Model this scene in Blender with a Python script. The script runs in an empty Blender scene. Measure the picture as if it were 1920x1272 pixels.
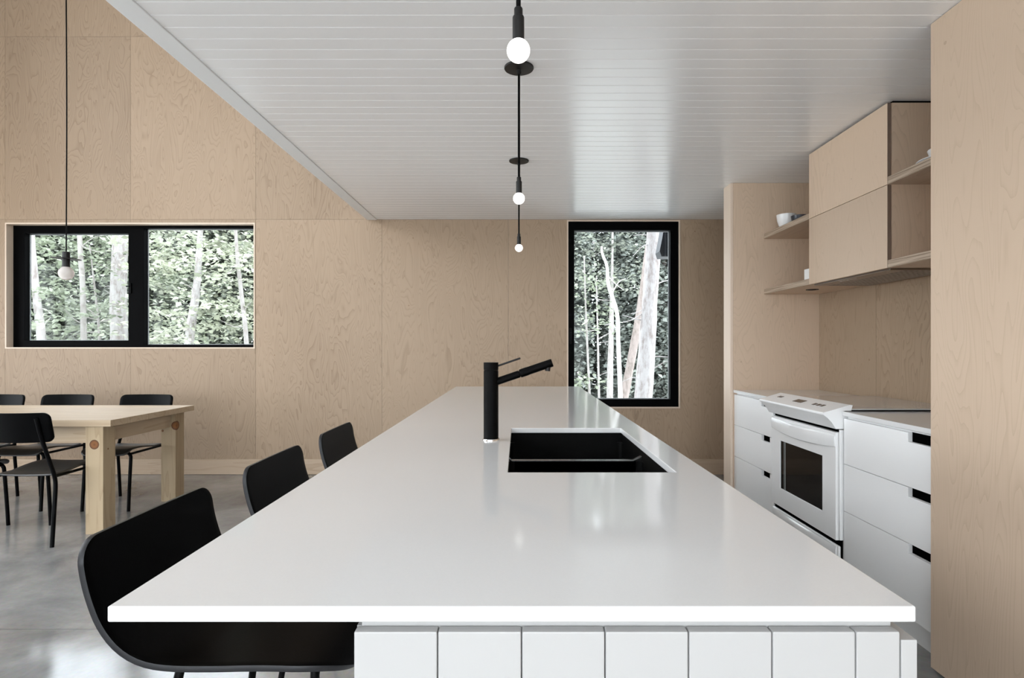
import bpy, bmesh, math, random
import numpy as np
from mathutils import Vector, Matrix

random.seed(7)
rng = np.random.default_rng(11)
SC = bpy.context.scene
COL = SC.collection
PI = math.pi

# ------------------------------------------------------------------ camera, world, light, exposure
CAMZ = 1.22
FPX = 1080.0
cd = bpy.data.cameras.new('camera')
cam = bpy.data.objects.new('camera', cd)
COL.objects.link(cam)
cam.location = (0, 0, CAMZ)
cam.rotation_euler = (PI / 2, 0, 0)
cd.sensor_width = 36
cd.lens = FPX / 1920 * 36
cd.shift_x = -12 / 1920
cd.shift_y = 15 / 1920
cd.clip_start = 0.02
cd.clip_end = 400
SC.camera = cam

w = bpy.data.worlds.new('overcast_sky')
SC.world = w
w.use_nodes = True
bgn = w.node_tree.nodes['Background']
bgn.inputs[0].default_value = (0.90, 0.96, 1.04, 1)
bgn.inputs[1].default_value = 3.9

def area(name, loc, rot, sx, sy, power, col=(1, 1, 1), portal=False):
    l = bpy.data.lights.new(name, 'AREA')
    l.shape = 'RECTANGLE'
    l.size, l.size_y, l.energy, l.color = sx, sy, power, col
    o = bpy.data.objects.new(name, l)
    COL.objects.link(o)
    o.location, o.rotation_euler = loc, rot
    if portal:
        l.cycles.is_portal = True
    return o

# daylight entering by the glazing behind the camera and in the left wall, plus two added fill lamps
DAY = (0.985, 0.985, 1.0)
area('daylight_rear_glazing', (-3.3, -3.55, 1.2), (PI / 2 + 0.30, 0, 0), 4.2, 2.0, 28, DAY)
area('fill_rear_kitchen', (0.6, -3.55, 1.25), (PI / 2 + 0.50, 0, 0), 2.1, 2.1, 41, DAY)  # added fill, brightens the drawers and aisle from behind the camera
area('daylight_left_glazing', (-6.15, 2.2, 1.25), (PI / 2 + 0.50, 0, -PI / 2), 4.6, 1.9, 62, DAY)
area('fill_left_high', (-6.15, 0.7, 4.05), (PI / 2 - 0.40, 0, -PI / 2), 4.4, 2.0, 85, DAY)  # added fill from high left for the drawers, range and worktops
area('daylight_upper_glazing', (-3.5, -3.55, 4.0), (PI / 2, 0, 0), 4.2, 2.2, 8, DAY)

SC.view_settings.view_transform = 'Standard'
SC.view_settings.look = 'None'
SC.view_settings.exposure = 0.66
SC.view_settings.gamma = 1.0
SC.view_settings.use_curve_mapping = False

# ------------------------------------------------------------------ materials
MATS = {}

def new_mat(name):
    m = bpy.data.materials.new(name)
    m.use_nodes = True
    nt = m.node_tree
    b = nt.nodes['Principled BSDF']
    MATS[name] = m
    return m, nt, b

def plain(name, col, rough=0.5, metal=0.0, spec=0.5, coat=0.0, bump=0.0, bscale=200, var=0.0):
    m, nt, b = new_mat(name)
    b.inputs['Base Color'].default_value = (*col, 1)
    b.inputs['Roughness'].default_value = rough
    b.inputs['Metallic'].default_value = metal
    b.inputs['Specular IOR Level'].default_value = spec
    b.inputs['Coat Weight'].default_value = coat
    if bump or var:
        tc = nt.nodes.new('ShaderNodeTexCoord')
        n = nt.nodes.new('ShaderNodeTexNoise')
        n.inputs['Scale'].default_value = bscale
        n.inputs['Detail'].default_value = 3
        nt.links.new(tc.outputs['Object'], n.inputs['Vector'])
        if bump:
            bp = nt.nodes.new('ShaderNodeBump')
            bp.inputs['Strength'].default_value = bump
            bp.inputs['Distance'].default_value = 0.002
            nt.links.new(n.outputs['Fac'], bp.inputs['Height'])
            nt.links.new(bp.outputs['Normal'], b.inputs['Normal'])
        if var:
            mx = nt.nodes.new('ShaderNodeMix')
            mx.data_type = 'RGBA'
            mx.inputs[6].default_value = (*[c * (1 - var) for c in col], 1)
            mx.inputs[7].default_value = (*[min(1, c * (1 + var)) for c in col], 1)
            nt.links.new(n.outputs['Fac'], mx.inputs[0])
            nt.links.new(mx.outputs[2], b.inputs['Base Color'])
    return m

def wood(name, light, dark, axis='Z', freq=5.0, stretch=0.14, lines=15.0, contrast=0.5, fiber=0.35,
         rough=0.5, knots=(), var=0.16, spec=0.3, pores=0.0):
    """veneer / board grain: contour lines of a stretched noise field, plus fibres and slow tone drift"""
    m, nt, b = new_mat(name)
    N, L = nt.nodes, nt.links
    tc = N.new('ShaderNodeTexCoord')
    oi = N.new('ShaderNodeObjectInfo')
    off = N.new('ShaderNodeVectorMath'); off.operation = 'SCALE'
    off.inputs[0].default_value = (17.0, 9.0, 31.0)
    L.new(oi.outputs['Random'], off.inputs['Scale'])
    add = N.new('ShaderNodeVectorMath'); add.operation = 'ADD'
    L.new(tc.outputs['Object'], add.inputs[0]); L.new(off.outputs[0], add.inputs[1])

    def noise(scale_across, scale_along, detail, distort=0.0, rough_=0.5):
        mp = N.new('ShaderNodeVectorMath'); mp.operation = 'MULTIPLY'
        s = [scale_across] * 3
        s['XYZ'.index(axis)] = scale_along
        mp.inputs[1].default_value = s
        L.new(add.outputs[0], mp.inputs[0])
        n = N.new('ShaderNodeTexNoise')
        n.inputs['Scale'].default_value = 1.0
        n.inputs['Detail'].default_value = detail
        n.inputs['Roughness'].default_value = rough_
        n.inputs['Distortion'].default_value = distort
        L.new(mp.outputs[0], n.inputs['Vector'])
        return n.outputs['Fac']

    def math_(op, a, bval=None, clamp=False):
        n = N.new('ShaderNodeMath'); n.operation = op; n.use_clamp = clamp
        for i, v in enumerate((a, bval)):
            if v is None:
                continue
            if isinstance(v, (int, float)):
                n.inputs[i].default_value = v
            else:
                L.new(v, n.inputs[i])
        return n.outputs[0]

    n1 = noise(freq, freq * stretch, 2.2, 0.5, 0.45)
    saw = math_('FRACT', math_('MULTIPLY', n1, lines))
    line = math_('POWER', saw, 4.0)
    fib = noise(260, 5.0, 2.0)
    broad = noise(1.1, 0.5, 2.0)
    f = math_('MULTIPLY', line, contrast)
    f = math_('ADD', f, math_('MULTIPLY', math_('SUBTRACT', fib, 0.5), fiber))
    f = math_('ADD', f, math_('MULTIPLY', math_('SUBTRACT', broad, 0.5), 1.0), True)
    mx = N.new('ShaderNodeMix'); mx.data_type = 'RGBA'
    mx.inputs[6].default_value = (*light, 1); mx.inputs[7].default_value = (*dark, 1)
    L.new(f, mx.inputs[0])
    hv = N.new('ShaderNodeHueSaturation')
    L.new(mx.outputs[2], hv.inputs['Color'])
    v = math_('ADD', math_('MULTIPLY', math_('SUBTRACT', oi.outputs['Random'], 0.5), var), 1.0)
    L.new(v, hv.inputs['Value'])
    colour = hv.outputs[0]
    if pores:
        vo = N.new('ShaderNodeTexVoronoi'); vo.inputs['Scale'].default_value = 4.0
        L.new(add.outputs[0], vo.inputs['Vector'])
        k = math_('LESS_THAN', vo.outputs['Distance'], 0.028)
        mk = N.new('ShaderNodeMix'); mk.data_type = 'RGBA'
        L.new(math_('MULTIPLY', k, pores), mk.inputs[0])
        L.new(colour, mk.inputs[6]); mk.inputs[7].default_value = (0.22, 0.13, 0.07, 1)
        colour = mk.outputs[2]
    for (kx, ky, kz, r) in knots:
        d = N.new('ShaderNodeVectorMath'); d.operation = 'DISTANCE'
        L.new(tc.outputs['Object'], d.inputs[0]); d.inputs[1].default_value = (kx, ky, kz)
        dd = math_('DIVIDE', d.outputs['Value'], r)
        rp = N.new('ShaderNodeValToRGB')
        e = rp.color_ramp.elements
        e[0].position, e[0].color = 0.0, (0.13, 0.05, 0.018, 1)
        e[1].position, e[1].color = 1.0, (0.045, 0.015, 0.006, 1)
        x = e.new(0.45); x.color = (0.22, 0.085, 0.022, 1)
        x = e.new(0.8); x.color = (0.15, 0.06, 0.022, 1)
        L.new(dd, rp.inputs[0])
        mk = N.new('ShaderNodeMix'); mk.data_type = 'RGBA'
        L.new(math_('LESS_THAN', dd, 1.0), mk.inputs[0])
        L.new(colour, mk.inputs[6]); L.new(rp.outputs[0], mk.inputs[7])
        colour = mk.outputs[2]
    L.new(colour, b.inputs['Base Color'])
    b.inputs['Roughness'].default_value = rough
    b.inputs['Specular IOR Level'].default_value = spec
    return m

PL, PD = (0.352, 0.257, 0.178), (0.225, 0.155, 0.10)
wood('wall_ply', PL, PD, 'Z', freq=6.0, stretch=0.22, lines=24, contrast=0.6, pores=0.7)
wood('cab_ply', (0.63, 0.485, 0.362), (0.45, 0.33, 0.225), 'Z', freq=5.5, stretch=0.13, lines=36, contrast=0.38, pores=0.3)
wood('cab_ply_y', (0.60, 0.46, 0.345), (0.44, 0.32, 0.225), 'Y', freq=5, stretch=0.15, lines=10, contrast=0.4)
wood('strip_wood', (0.68, 0.56, 0.45), (0.55, 0.43, 0.33), 'Z', freq=8, stretch=0.08, lines=5, contrast=0.3)
wood('base_wood', (0.48, 0.365, 0.265), (0.34, 0.24, 0.16), 'X', freq=9, stretch=0.06, lines=9, contrast=0.5)
wood('pine_x', (0.46, 0.355, 0.245), (0.30, 0.205, 0.12), 'X', freq=9, stretch=0.05, lines=8, contrast=0.4, var=0.12)
wood('pine_y', (0.46, 0.355, 0.245), (0.30, 0.205, 0.12), 'Y', freq=9, stretch=0.05, lines=8, contrast=0.4)
wood('pine_z', (0.40, 0.305, 0.195), (0.25, 0.17, 0.095), 'Z', freq=10, stretch=0.07, lines=8, contrast=0.55)
wood('pine_knot_near', (0.40, 0.305, 0.195), (0.25, 0.17, 0.095), 'Z', freq=10, stretch=0.07, lines=8, contrast=0.55,
     knots=[(-0.0, -0.0575, 0.585, 0.031), (0.057, -0.012, 0.55, 0.006)])
wood('pine_knot_far', (0.40, 0.305, 0.195), (0.25, 0.17, 0.095), 'Z', freq=10, stretch=0.07, lines=8, contrast=0.55,
     knots=[(0.057, -0.045, 0.60, 0.036), (-0.045, -0.0575, 0.56, 0.009)])

def ply_edge():
    m, nt, b = new_mat('ply_edge')
    N, L = nt.nodes, nt.links
    tc = N.new('ShaderNodeTexCoord')
    mp = N.new('ShaderNodeMapping'); mp.inputs['Scale'].default_value = (3, 3, 330)
    n = N.new('ShaderNodeTexNoise'); n.inputs['Scale'].default_value = 1.0; n.inputs['Detail'].default_value = 1
    rp = N.new('ShaderNodeValToRGB')
    e = rp.color_ramp.elements
    e[0].position, e[0].color = 0.36, (0.20, 0.14, 0.095, 1)
    e[1].position, e[1].color = 0.55, (0.48, 0.375, 0.285, 1)
    L.new(tc.outputs['Object'], mp.inputs[0]); L.new(mp.outputs[0], n.inputs['Vector'])
    L.new(n.outputs['Fac'], rp.inputs[0]); L.new(rp.outputs[0], b.inputs['Base Color'])
    b.inputs['Roughness'].default_value = 0.6
    return m
ply_edge()

def concrete():
    m, nt, b = new_mat('concrete')
    N, L = nt.nodes, nt.links
    tc = N.new('ShaderNodeTexCoord')
    n = N.new('ShaderNodeTexNoise'); n.inputs['Scale'].default_value = 1.7; n.inputs['Detail'].default_value = 9
    n.inputs['Roughness'].default_value = 0.62; n.inputs['Distortion'].default_value = 0.4
    n2 = N.new('ShaderNodeTexNoise'); n2.inputs['Scale'].default_value = 60; n2.inputs['Detail'].default_value = 4
    rp = N.new('ShaderNodeValToRGB')
    e = rp.color_ramp.elements
    e[0].position, e[0].color = 0.34, (0.19, 0.188, 0.185, 1)
    e[1].position, e[1].color = 0.68, (0.42, 0.412, 0.40, 1)
    mx = N.new('ShaderNodeMix'); mx.data_type = 'RGBA'; mx.blend_type = 'MULTIPLY'; mx.inputs[0].default_value = 0.25
    rr = N.new('ShaderNodeMapRange'); rr.inputs[3].default_value = 0.06; rr.inputs[4].default_value = 0.22
    L.new(tc.outputs['Object'], n.inputs['Vector']); L.new(tc.outputs['Object'], n2.inputs['Vector'])
    L.new(n.outputs['Fac'], rp.inputs[0]); L.new(rp.outputs[0], mx.inputs[6]); L.new(n2.outputs['Color'], mx.inputs[7])
    L.new(mx.outputs[2], b.inputs['Base Color'])
    L.new(n.outputs['Fac'], rr.inputs[0]); L.new(rr.outputs[0], b.inputs['Roughness'])
    b.inputs['Specular IOR Level'].default_value = 0.6
    return m
concrete()

plain('white_ceiling', (0.90, 0.90, 0.905), 0.25, spec=1.0)
plain('white_trim', (0.82, 0.82, 0.82), 0.5)
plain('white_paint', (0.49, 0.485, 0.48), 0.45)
plain('white_lacquer', (0.90, 0.90, 0.90), 0.38)
plain('white_wall', (0.8, 0.8, 0.79), 0.6)
plain('quartz', (0.73, 0.73, 0.73), 0.09, spec=0.5, bscale=350, var=0.025)
plain('enamel', (0.86, 0.86, 0.86), 0.22, spec=0.5)
plain('black_frame', (0.002, 0.002, 0.0022), 0.45, spec=0.02)
plain('black_shell', (0.001, 0.001, 0.001), 0.38, spec=0.035, bump=0.1, bscale=500)
plain('black_edge', (0.014, 0.014, 0.016), 0.4, spec=0.3)
plain('black_chair', (0.002, 0.002, 0.0022), 0.4, spec=0.04)
plain('black_seat', (0.006, 0.006, 0.0065), 0.42, spec=1.0)
plain('black_tube', (0.002, 0.002, 0.0022), 0.4, spec=0.06)
plain('black_metal', (0.008, 0.0075, 0.0075), 0.45, spec=0.3, bump=0.1, bscale=600)
plain('faucet_black', (0.0015, 0.0015, 0.0016), 0.32, spec=0.06, bump=0.5, bscale=900)
plain('granite_black', (0.003, 0.003, 0.003), 0.36, spec=0.07, bump=0.8, bscale=700, var=0.5)
plain('black_gap', (0.002, 0.002, 0.002), 0.8, spec=0.0)
plain('granite_polished', (0.02, 0.02, 0.02), 0.16, spec=1.0)
plain('oven_glass', (0.003, 0.003, 0.003), 0.05, spec=0.2)
plain('cooktop', (0.55, 0.54, 0.53), 0.06, spec=0.6)
plain('chrome', (0.8, 0.8, 0.8), 0.08, metal=1)
plain('steel', (0.30, 0.26, 0.23), 0.3, metal=1)
plain('ply_door_edge', (0.20, 0.14, 0.105), 0.6)
plain('filter_metal', (0.42, 0.38, 0.35), 0.35, metal=1)
plain('grey_bead', (0.35, 0.37, 0.38), 0.35)
plain('display', (0.03, 0.025, 0.025), 0.15)
plain('ceramic_white', (0.84, 0.84, 0.84), 0.2)
plain('ceramic_dark', (0.03, 0.035, 0.05), 0.3)
plain('ground', (0.58, 0.58, 0.55), 0.9, bump=0.5, bscale=8, var=0.3)
plain('siding', (0.05, 0.052, 0.058), 0.5)
plain('roofing', (0.3, 0.3, 0.3), 0.8)

def bark(name, a, c):
    m, nt, b = new_mat(name)
    N, L = nt.nodes, nt.links
    tc = N.new('ShaderNodeTexCoord')
    mp = N.new('ShaderNodeMapping'); mp.inputs['Scale'].default_value = (14, 14, 5)
    n = N.new('ShaderNodeTexNoise'); n.inputs['Scale'].default_value = 1.0; n.inputs['Detail'].default_value = 6
    n.inputs['Roughness'].default_value = 0.7
    rp = N.new('ShaderNodeValToRGB')
    e = rp.color_ramp.elements
    e[0].position, e[0].color = 0.33, (*c, 1)
    e[1].position, e[1].color = 0.55, (*a, 1)
    bp = N.new('ShaderNodeBump'); bp.inputs['Strength'].default_value = 0.5; bp.inputs['Distance'].default_value = 0.02
    L.new(tc.outputs['Object'], mp.inputs[0]); L.new(mp.outputs[0], n.inputs['Vector'])
    L.new(n.outputs['Fac'], rp.inputs[0]); L.new(rp.outputs[0], b.inputs['Base Color'])
    L.new(n.outputs['Fac'], bp.inputs['Height']); L.new(bp.outputs['Normal'], b.inputs['Normal'])
    b.inputs['Roughness'].default_value = 0.9
    return m
bark('bark_white', (0.43, 0.405, 0.40), (0.24, 0.20, 0.185))
bark('bark_birch', (0.66, 0.64, 0.62), (0.42, 0.38, 0.35))
bark('bark_grey', (0.36, 0.335, 0.32), (0.25, 0.22, 0.20))
bark('bark_brown', (0.30, 0.25, 0.23), (0.17, 0.14, 0.12))

def leaf(name, a, c):  # greens kept pale, outdoor glare haze put into the colour
    m, nt, b = new_mat(name)
    N, L = nt.nodes, nt.links
    N.remove(b)
    g = N.new('ShaderNodeNewGeometry')
    mx = N.new('ShaderNodeMix'); mx.data_type = 'RGBA'
    mx.inputs[6].default_value = (*a, 1); mx.inputs[7].default_value = (*c, 1)
    L.new(g.outputs['Random Per Island'], mx.inputs[0])
    tc = N.new('ShaderNodeTexCoord'); nz = N.new('ShaderNodeTexNoise'); nz.inputs['Scale'].default_value = 1.6; nz.inputs['Detail'].default_value = 2
    L.new(tc.outputs['Object'], nz.inputs['Vector'])
    mr = N.new('ShaderNodeMapRange'); mr.inputs[1].default_value = 0.36; mr.inputs[2].default_value = 0.64; mr.inputs[3].default_value = 0.55; mr.inputs[4].default_value = 1.25
    L.new(nz.outputs['Fac'], mr.inputs[0])
    hv = N.new('ShaderNodeHueSaturation'); L.new(mx.outputs[2], hv.inputs['Color']); L.new(mr.outputs[0], hv.inputs['Value'])  # brighter and darker leaf masses painted by position, standing in for lighting
    mx = hv
    d = N.new('ShaderNodeBsdfDiffuse'); t = N.new('ShaderNodeBsdfTranslucent')
    ms = N.new('ShaderNodeMixShader'); ms.inputs[0].default_value = 0.3
    L.new(mx.outputs[0], d.inputs[0]); L.new(mx.outputs[0], t.inputs[0])
    L.new(d.outputs[0], ms.inputs[1]); L.new(t.outputs[0], ms.inputs[2])
    L.new(ms.outputs[0], N['Material Output'].inputs[0])
    return m
leaf('leaf_maple', (0.19, 0.22, 0.15), (0.48, 0.52, 0.41))
leaf('leaf_sunlit', (0.32, 0.34, 0.25), (0.64, 0.66, 0.54))  # brighter leaf copy, sunlight put into the colour
leaf('leaf_back', (0.20, 0.22, 0.18), (0.42, 0.44, 0.37))
leaf('leaf_fir', (0.25, 0.275, 0.25), (0.44, 0.465, 0.42))

def emis(name, col, s):
    m, nt, b = new_mat(name)
    b.inputs['Base Color'].default_value = (0.9, 0.9, 0.9, 1)
    b.inputs['Emission Color'].default_value = (*col, 1)
    b.inputs['Emission Strength'].default_value = s
    b.inputs['Roughness'].default_value = 0.3
    return m
emis('bulb_lit', (1.0, 0.96, 0.92), 1.0)

def frosted():
    m, nt, b = new_mat('bulb_unlit')
    b.inputs['Base Color'].default_value = (0.86, 0.80, 0.78, 1)
    b.inputs['Roughness'].default_value = 0.25
    b.inputs['Transmission Weight'].default_value = 0.5
    b.inputs['IOR'].default_value = 1.1
frosted()

def glass():
    m, nt, b = new_mat('window_glass')
    N, L = nt.nodes, nt.links
    N.remove(b)
    t = N.new('ShaderNodeBsdfTransparent'); t.inputs[0].default_value = (0.97, 0.985, 0.98, 1)
    g = N.new('ShaderNodeBsdfGlossy'); g.inputs['Roughness'].default_value = 0.0
    fr = N.new('ShaderNodeFresnel'); fr.inputs['IOR'].default_value = 1.15
    ms = N.new('ShaderNodeMixShader')
    L.new(fr.outputs[0], ms.inputs[0]); L.new(t.outputs[0], ms.inputs[1]); L.new(g.outputs[0], ms.inputs[2])
    L.new(ms.outputs[0], N['Material Output'].inputs[0])
glass()

# ------------------------------------------------------------------ helpers
def BM():
    return bmesh.new()

def bx(bm, x0, y0, z0, x1, y1, z1, bev=0.0, seg=2):
    """axis-aligned box, optionally with rounded edges"""
    t = bmesh.new()
    bmesh.ops.create_cube(t, size=1.0)
    for v in t.verts:
        v.co = Vector(((x0 + x1) / 2 + v.co.x * (x1 - x0), (y0 + y1) / 2 + v.co.y * (y1 - y0), (z0 + z1) / 2 + v.co.z * (z1 - z0)))
    if bev:
        bmesh.ops.bevel(t, geom=list(t.edges), offset=bev, segments=seg, affect='EDGES', profile=0.5)
    merge(bm, t)

def merge(bm, t):
    me = bpy.data.meshes.new('tmp')
    t.to_mesh(me); t.free()
    bm.from_mesh(me)
    bpy.data.meshes.remove(me)

def lathe(bm, prof, c=(0, 0, 0), n=32, axis=None):
    """revolve (radius, height) pairs about z (or about an axis vector) through c"""
    t = bmesh.new()
    rows = []
    for r, z in prof:
        if r < 1e-6:
            rows.append([t.verts.new((0, 0, z))])
        else:
            rows.append([t.verts.new((r * math.cos(2 * PI * i / n), r * math.sin(2 * PI * i / n), z)) for i in range(n)])
    for a, b in zip(rows, rows[1:]):
        if len(a) == 1 and len(b) == 1:
            continue
        for i in range(n):
            j = (i + 1) % n
            if len(a) == 1:
                t.faces.new((a[0], b[j], b[i]))
            elif len(b) == 1:
                t.faces.new((a[i], a[j], b[0]))
            else:
                t.faces.new((a[i], a[j], b[j], b[i]))
    bmesh.ops.recalc_face_normals(t, faces=t.faces)
    if axis is not None:
        q = Vector((0, 0, 1)).rotation_difference(Vector(axis).normalized())
        bmesh.ops.rotate(t, cent=(0, 0, 0), matrix=q.to_matrix(), verts=t.verts)
    bmesh.ops.translate(t, vec=Vector(c), verts=t.verts)
    merge(bm, t)

def catmull(pts, n):
    P = [Vector(p) for p in pts]
    P = [P[0] * 2 - P[1]] + P + [P[-1] * 2 - P[-2]]
    out = []
    for i in range(1, len(P) - 2):
        for k in range(n):
            t = k / n
            a, b, c, d = P[i - 1:i + 3]
            out.append(0.5 * ((2 * b) + (-a + c) * t + (2 * a - 5 * b + 4 * c - d) * t * t + (-a + 3 * b - 3 * c + d) * t ** 3))
    out.append(P[-2])
    return out

def tube(bm, pts, r, n=12, smooth=0):
    t = bmesh.new()
    P = catmull(pts, smooth) if smooth else [Vector(p) for p in pts]
    R = r if isinstance(r, (list, tuple)) else [r, r]
    up = None
    rows = []
    for i, p in enumerate(P):
        d = (P[min(i + 1, len(P) - 1)] - P[max(i - 1, 0)]).normalized()
        if up is None:
            up = d.orthogonal().normalized()
        up = (up - d * up.dot(d)).normalized()
        s = d.cross(up)
        f = i / (len(P) - 1) * (len(R) - 1)
        k = min(int(f), len(R) - 2)
        rad = R[k] + (R[k + 1] - R[k]) * (f - k)
        rows.append([t.verts.new(p + (up * math.cos(2 * PI * j / n) + s * math.sin(2 * PI * j / n)) * rad) for j in range(n)])
    for a, b in zip(rows, rows[1:]):
        for j in range(n):
            k = (j + 1) % n
            t.faces.new((a[j], a[k], b[k], b[j]))
    t.faces.new(rows[0][::-1]); t.faces.new(rows[-1])
    bmesh.ops.recalc_face_normals(t, faces=t.faces)
    merge(bm, t)

def prism(bm, poly, axis, a0, a1, bev=0.0):
    """extrude a 2-D polygon along an axis: 'X' -> (y,z), 'Y' -> (x,z), 'Z' -> (x,y)"""
    def co(p, a):
        return {'X': (a, p[0], p[1]), 'Y': (p[0], a, p[1]), 'Z': (p[0], p[1], a)}[axis]
    t = bmesh.new()
    A = [t.verts.new(co(p, a0)) for p in poly]
    B = [t.verts.new(co(p, a1)) for p in poly]
    t.faces.new(A); t.faces.new(B[::-1])
    for i in range(len(poly)):
        j = (i + 1) % len(poly)
        t.faces.new((A[i], B[i], B[j], A[j]))
    bmesh.ops.recalc_face_normals(t, faces=t.faces)
    if bev:
        es = [e for e in t.edges if len(e.link_faces) == 2 and e.calc_face_angle(0) > 0.5]
        bmesh.ops.bevel(t, geom=es, offset=bev, segments=2, affect='EDGES', profile=0.5)
    merge(bm, t)

def plate(bm, us, vs, skip, axis, a0, a1, bev=0.0):
    """slab with rectangular openings; us, vs are grid lines, skip(i, j) says which cells are open"""
    def co(u, v, a):
        return {'X': (a, u, v), 'Y': (u, a, v), 'Z': (u, v, a)}[axis]
    t = bmesh.new()
    cache = {}
    def V(i, j, k):
        if (i, j, k) not in cache:
            cache[(i, j, k)] = t.verts.new(co(us[i], vs[j], (a0, a1)[k]))
        return cache[(i, j, k)]
    nu, nv = len(us) - 1, len(vs) - 1
    solid = lambda i, j: 0 <= i < nu and 0 <= j < nv and not skip(i, j)
    for i in range(nu):
        for j in range(nv):
            if not solid(i, j):
                continue
            for k in (0, 1):
                q = [V(i, j, k), V(i + 1, j, k), V(i + 1, j + 1, k), V(i, j + 1, k)]
                t.faces.new(q)
            for (di, dj, p, q) in ((-1, 0, (i, j), (i, j + 1)), (1, 0, (i + 1, j), (i + 1, j + 1)), (0, -1, (i, j), (i + 1, j)), (0, 1, (i, j + 1), (i + 1, j + 1))):
                if not solid(i + di, j + dj):
                    t.faces.new((V(*p, 0), V(*q, 0), V(*q, 1), V(*p, 1)))
    bmesh.ops.recalc_face_normals(t, faces=t.faces)
    bmesh.ops.dissolve_limit(t, angle_limit=0.01, verts=list(t.verts), edges=list(t.edges))
    if bev:
        es = [e for e in t.edges if len(e.link_faces) == 2 and e.calc_face_angle(0) > 0.5]
        bmesh.ops.bevel(t, geom=es, offset=bev, segments=3, affect='EDGES', profile=0.5)
    merge(bm, t)

def sheet(fn, nu, nv):
    """grid surface fn(u, v) for u, v in 0..1 as a bmesh"""
    bm = bmesh.new()
    g = [[bm.verts.new(fn(i / nu, j / nv)) for j in range(nv + 1)] for i in range(nu + 1)]
    for i in range(nu):
        for j in range(nv):
            bm.faces.new((g[i][j], g[i + 1][j], g[i + 1][j + 1], g[i][j + 1]))
    bmesh.ops.recalc_face_normals(bm, faces=bm.faces)
    return bm

def obj(name, bm, mat, parent=None, smooth=None, world=True, edge_mat=None, edge_test=None):
    """link a bmesh as ONE object. Geometry is given in world space; under a parent it is moved to the parent's frame."""
    me = bpy.data.meshes.new(name)
    o = bpy.data.objects.new(name, me)
    if parent is not None and world:
        loc = Vector((0, 0, 0)); p = parent
        while p is not None:
            loc += p.location; p = p.parent
        bmesh.ops.translate(bm, vec=-loc, verts=bm.verts)
    if edge_test:
        bm.normal_update()
        for f in bm.faces:
            f.material_index = 1 if edge_test(f) else 0
    bm.to_mesh(me); bm.free()
    me.materials.append(MATS[mat])
    if edge_mat:
        me.materials.append(MATS[edge_mat])
    if smooth is not None:
        me.polygons.foreach_set('use_smooth', [True] * len(me.polygons))
        me.set_sharp_from_angle(angle=math.radians(smooth))
        if smooth <= 45:
            o.modifiers.new('face_weighted_normals', 'WEIGHTED_NORMAL').keep_sharp = True
    COL.objects.link(o)
    o.parent = parent
    return o

def origin_to(o, p):
    """put the origin of a parentless mesh at p without moving it"""
    p = Vector(p)
    o.data.transform(Matrix.Translation(-p))
    o.location = p
    return o

def tag(o, label, cat, group=None, kind=None):
    o['label'] = label; o['category'] = cat
    if group: o['group'] = group
    if kind: o['kind'] = kind
    return o

def thing(name, loc, label, cat, group=None, rz=0.0, kind=None):
    o = bpy.data.objects.new(name, None)
    o.empty_display_size = 0.1
    COL.objects.link(o)
    o.location = loc; o.rotation_euler = (0, 0, rz)
    return tag(o, label, cat, group, kind)

def dup(root, loc, rz, label):
    r = root.copy(); COL.objects.link(r)
    r.location = loc; r.rotation_euler = (0, 0, rz); r['label'] = label
    for ch in list(root.children):
        c = ch.copy(); COL.objects.link(c); c.parent = r
        for g in list(ch.children):
            d = g.copy(); COL.objects.link(d); d.parent = c
    return r

# ------------------------------------------------------------------ room shell
YB = 5.51                     # room face of the back wall
XL, XR, YR = -6.2, 2.235, -3.6
H = 2.44                      # loft ceiling
ROOF = 5.6

def structure(name, label, cat, loc=(0, 0, 0)):
    return thing(name, loc, label, cat, kind='structure')

# floor: three polished slabs with a saw-cut between
fl = structure('floor', 'polished grey concrete floor with a fine saw-cut joint', 'floor')
for (y0, y1) in ((-3.7, 2.488), (2.492, 5.7)):
    b = BM(); bx(b, XL - .1, y0, -0.12, 3.3, y1, 0.0); obj('slab', b, 'concrete', fl)
b = BM(); bx(b, XL - .1, 2.488, -0.12, 3.3, 2.492, -0.003); obj('joint_filler', b, 'siding', fl)

# back wall: structural core, then plywood sheets with open joints
W1 = (-4.908, -2.520, 1.205, 2.409)     # left window opening x0 x1 z0 z1
W2 = (0.464, 1.546, 0.634, 2.434)       # right window opening
def openings(us, vs):
    def skip(i, j):
        u, v = (us[i] + us[i + 1]) / 2, (vs[j] + vs[j + 1]) / 2
        return any(a < u < b_ and c < v < d for a, b_, c, d in (W1, W2))
    return skip
wb = structure('wall_back', 'back wall clad in large pale birch plywood sheets', 'wall')
us = [XL, W1[0], W1[1], W2[0], W2[1], 3.2]; vs = [0, W2[2], W1[2], W1[3], W2[3], ROOF]
b = BM(); plate(b, us, vs, openings(us, vs), 'Y', YB + 0.018, YB + 0.20); obj('wall_core', b, 'siding', wb)
seams_x = [XL, -4.91, -3.71, -2.512, -1.306, -0.097, 1.112, 2.32, 3.2]
seams_z = [0.0, H, 4.19, ROOF]
g = 0.0009
for i in range(len(seams_x) - 1):
    for j in range(len(seams_z) - 1):
        x0, x1, z0, z1 = seams_x[i] + g, seams_x[i + 1] - g, seams_z[j] + g, seams_z[j + 1] - g
        us = sorted({x0, x1} | {x for W in (W1, W2) for x in W[:2] if x0 < x < x1})
        vs = sorted({z0, z1} | {z for W in (W1, W2) for z in W[2:] if z0 < z < z1})
        b = BM(); plate(b, us, vs, openings(us, vs), 'Y', YB, YB + 0.018)
        if len(b.verts):
            obj('plywood_panel', b, 'wall_ply', wb)
bb = BM(); bx(bb, XL, YB - 0.014, 0.002, 3.2, YB, 0.148, 0.002)
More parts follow.
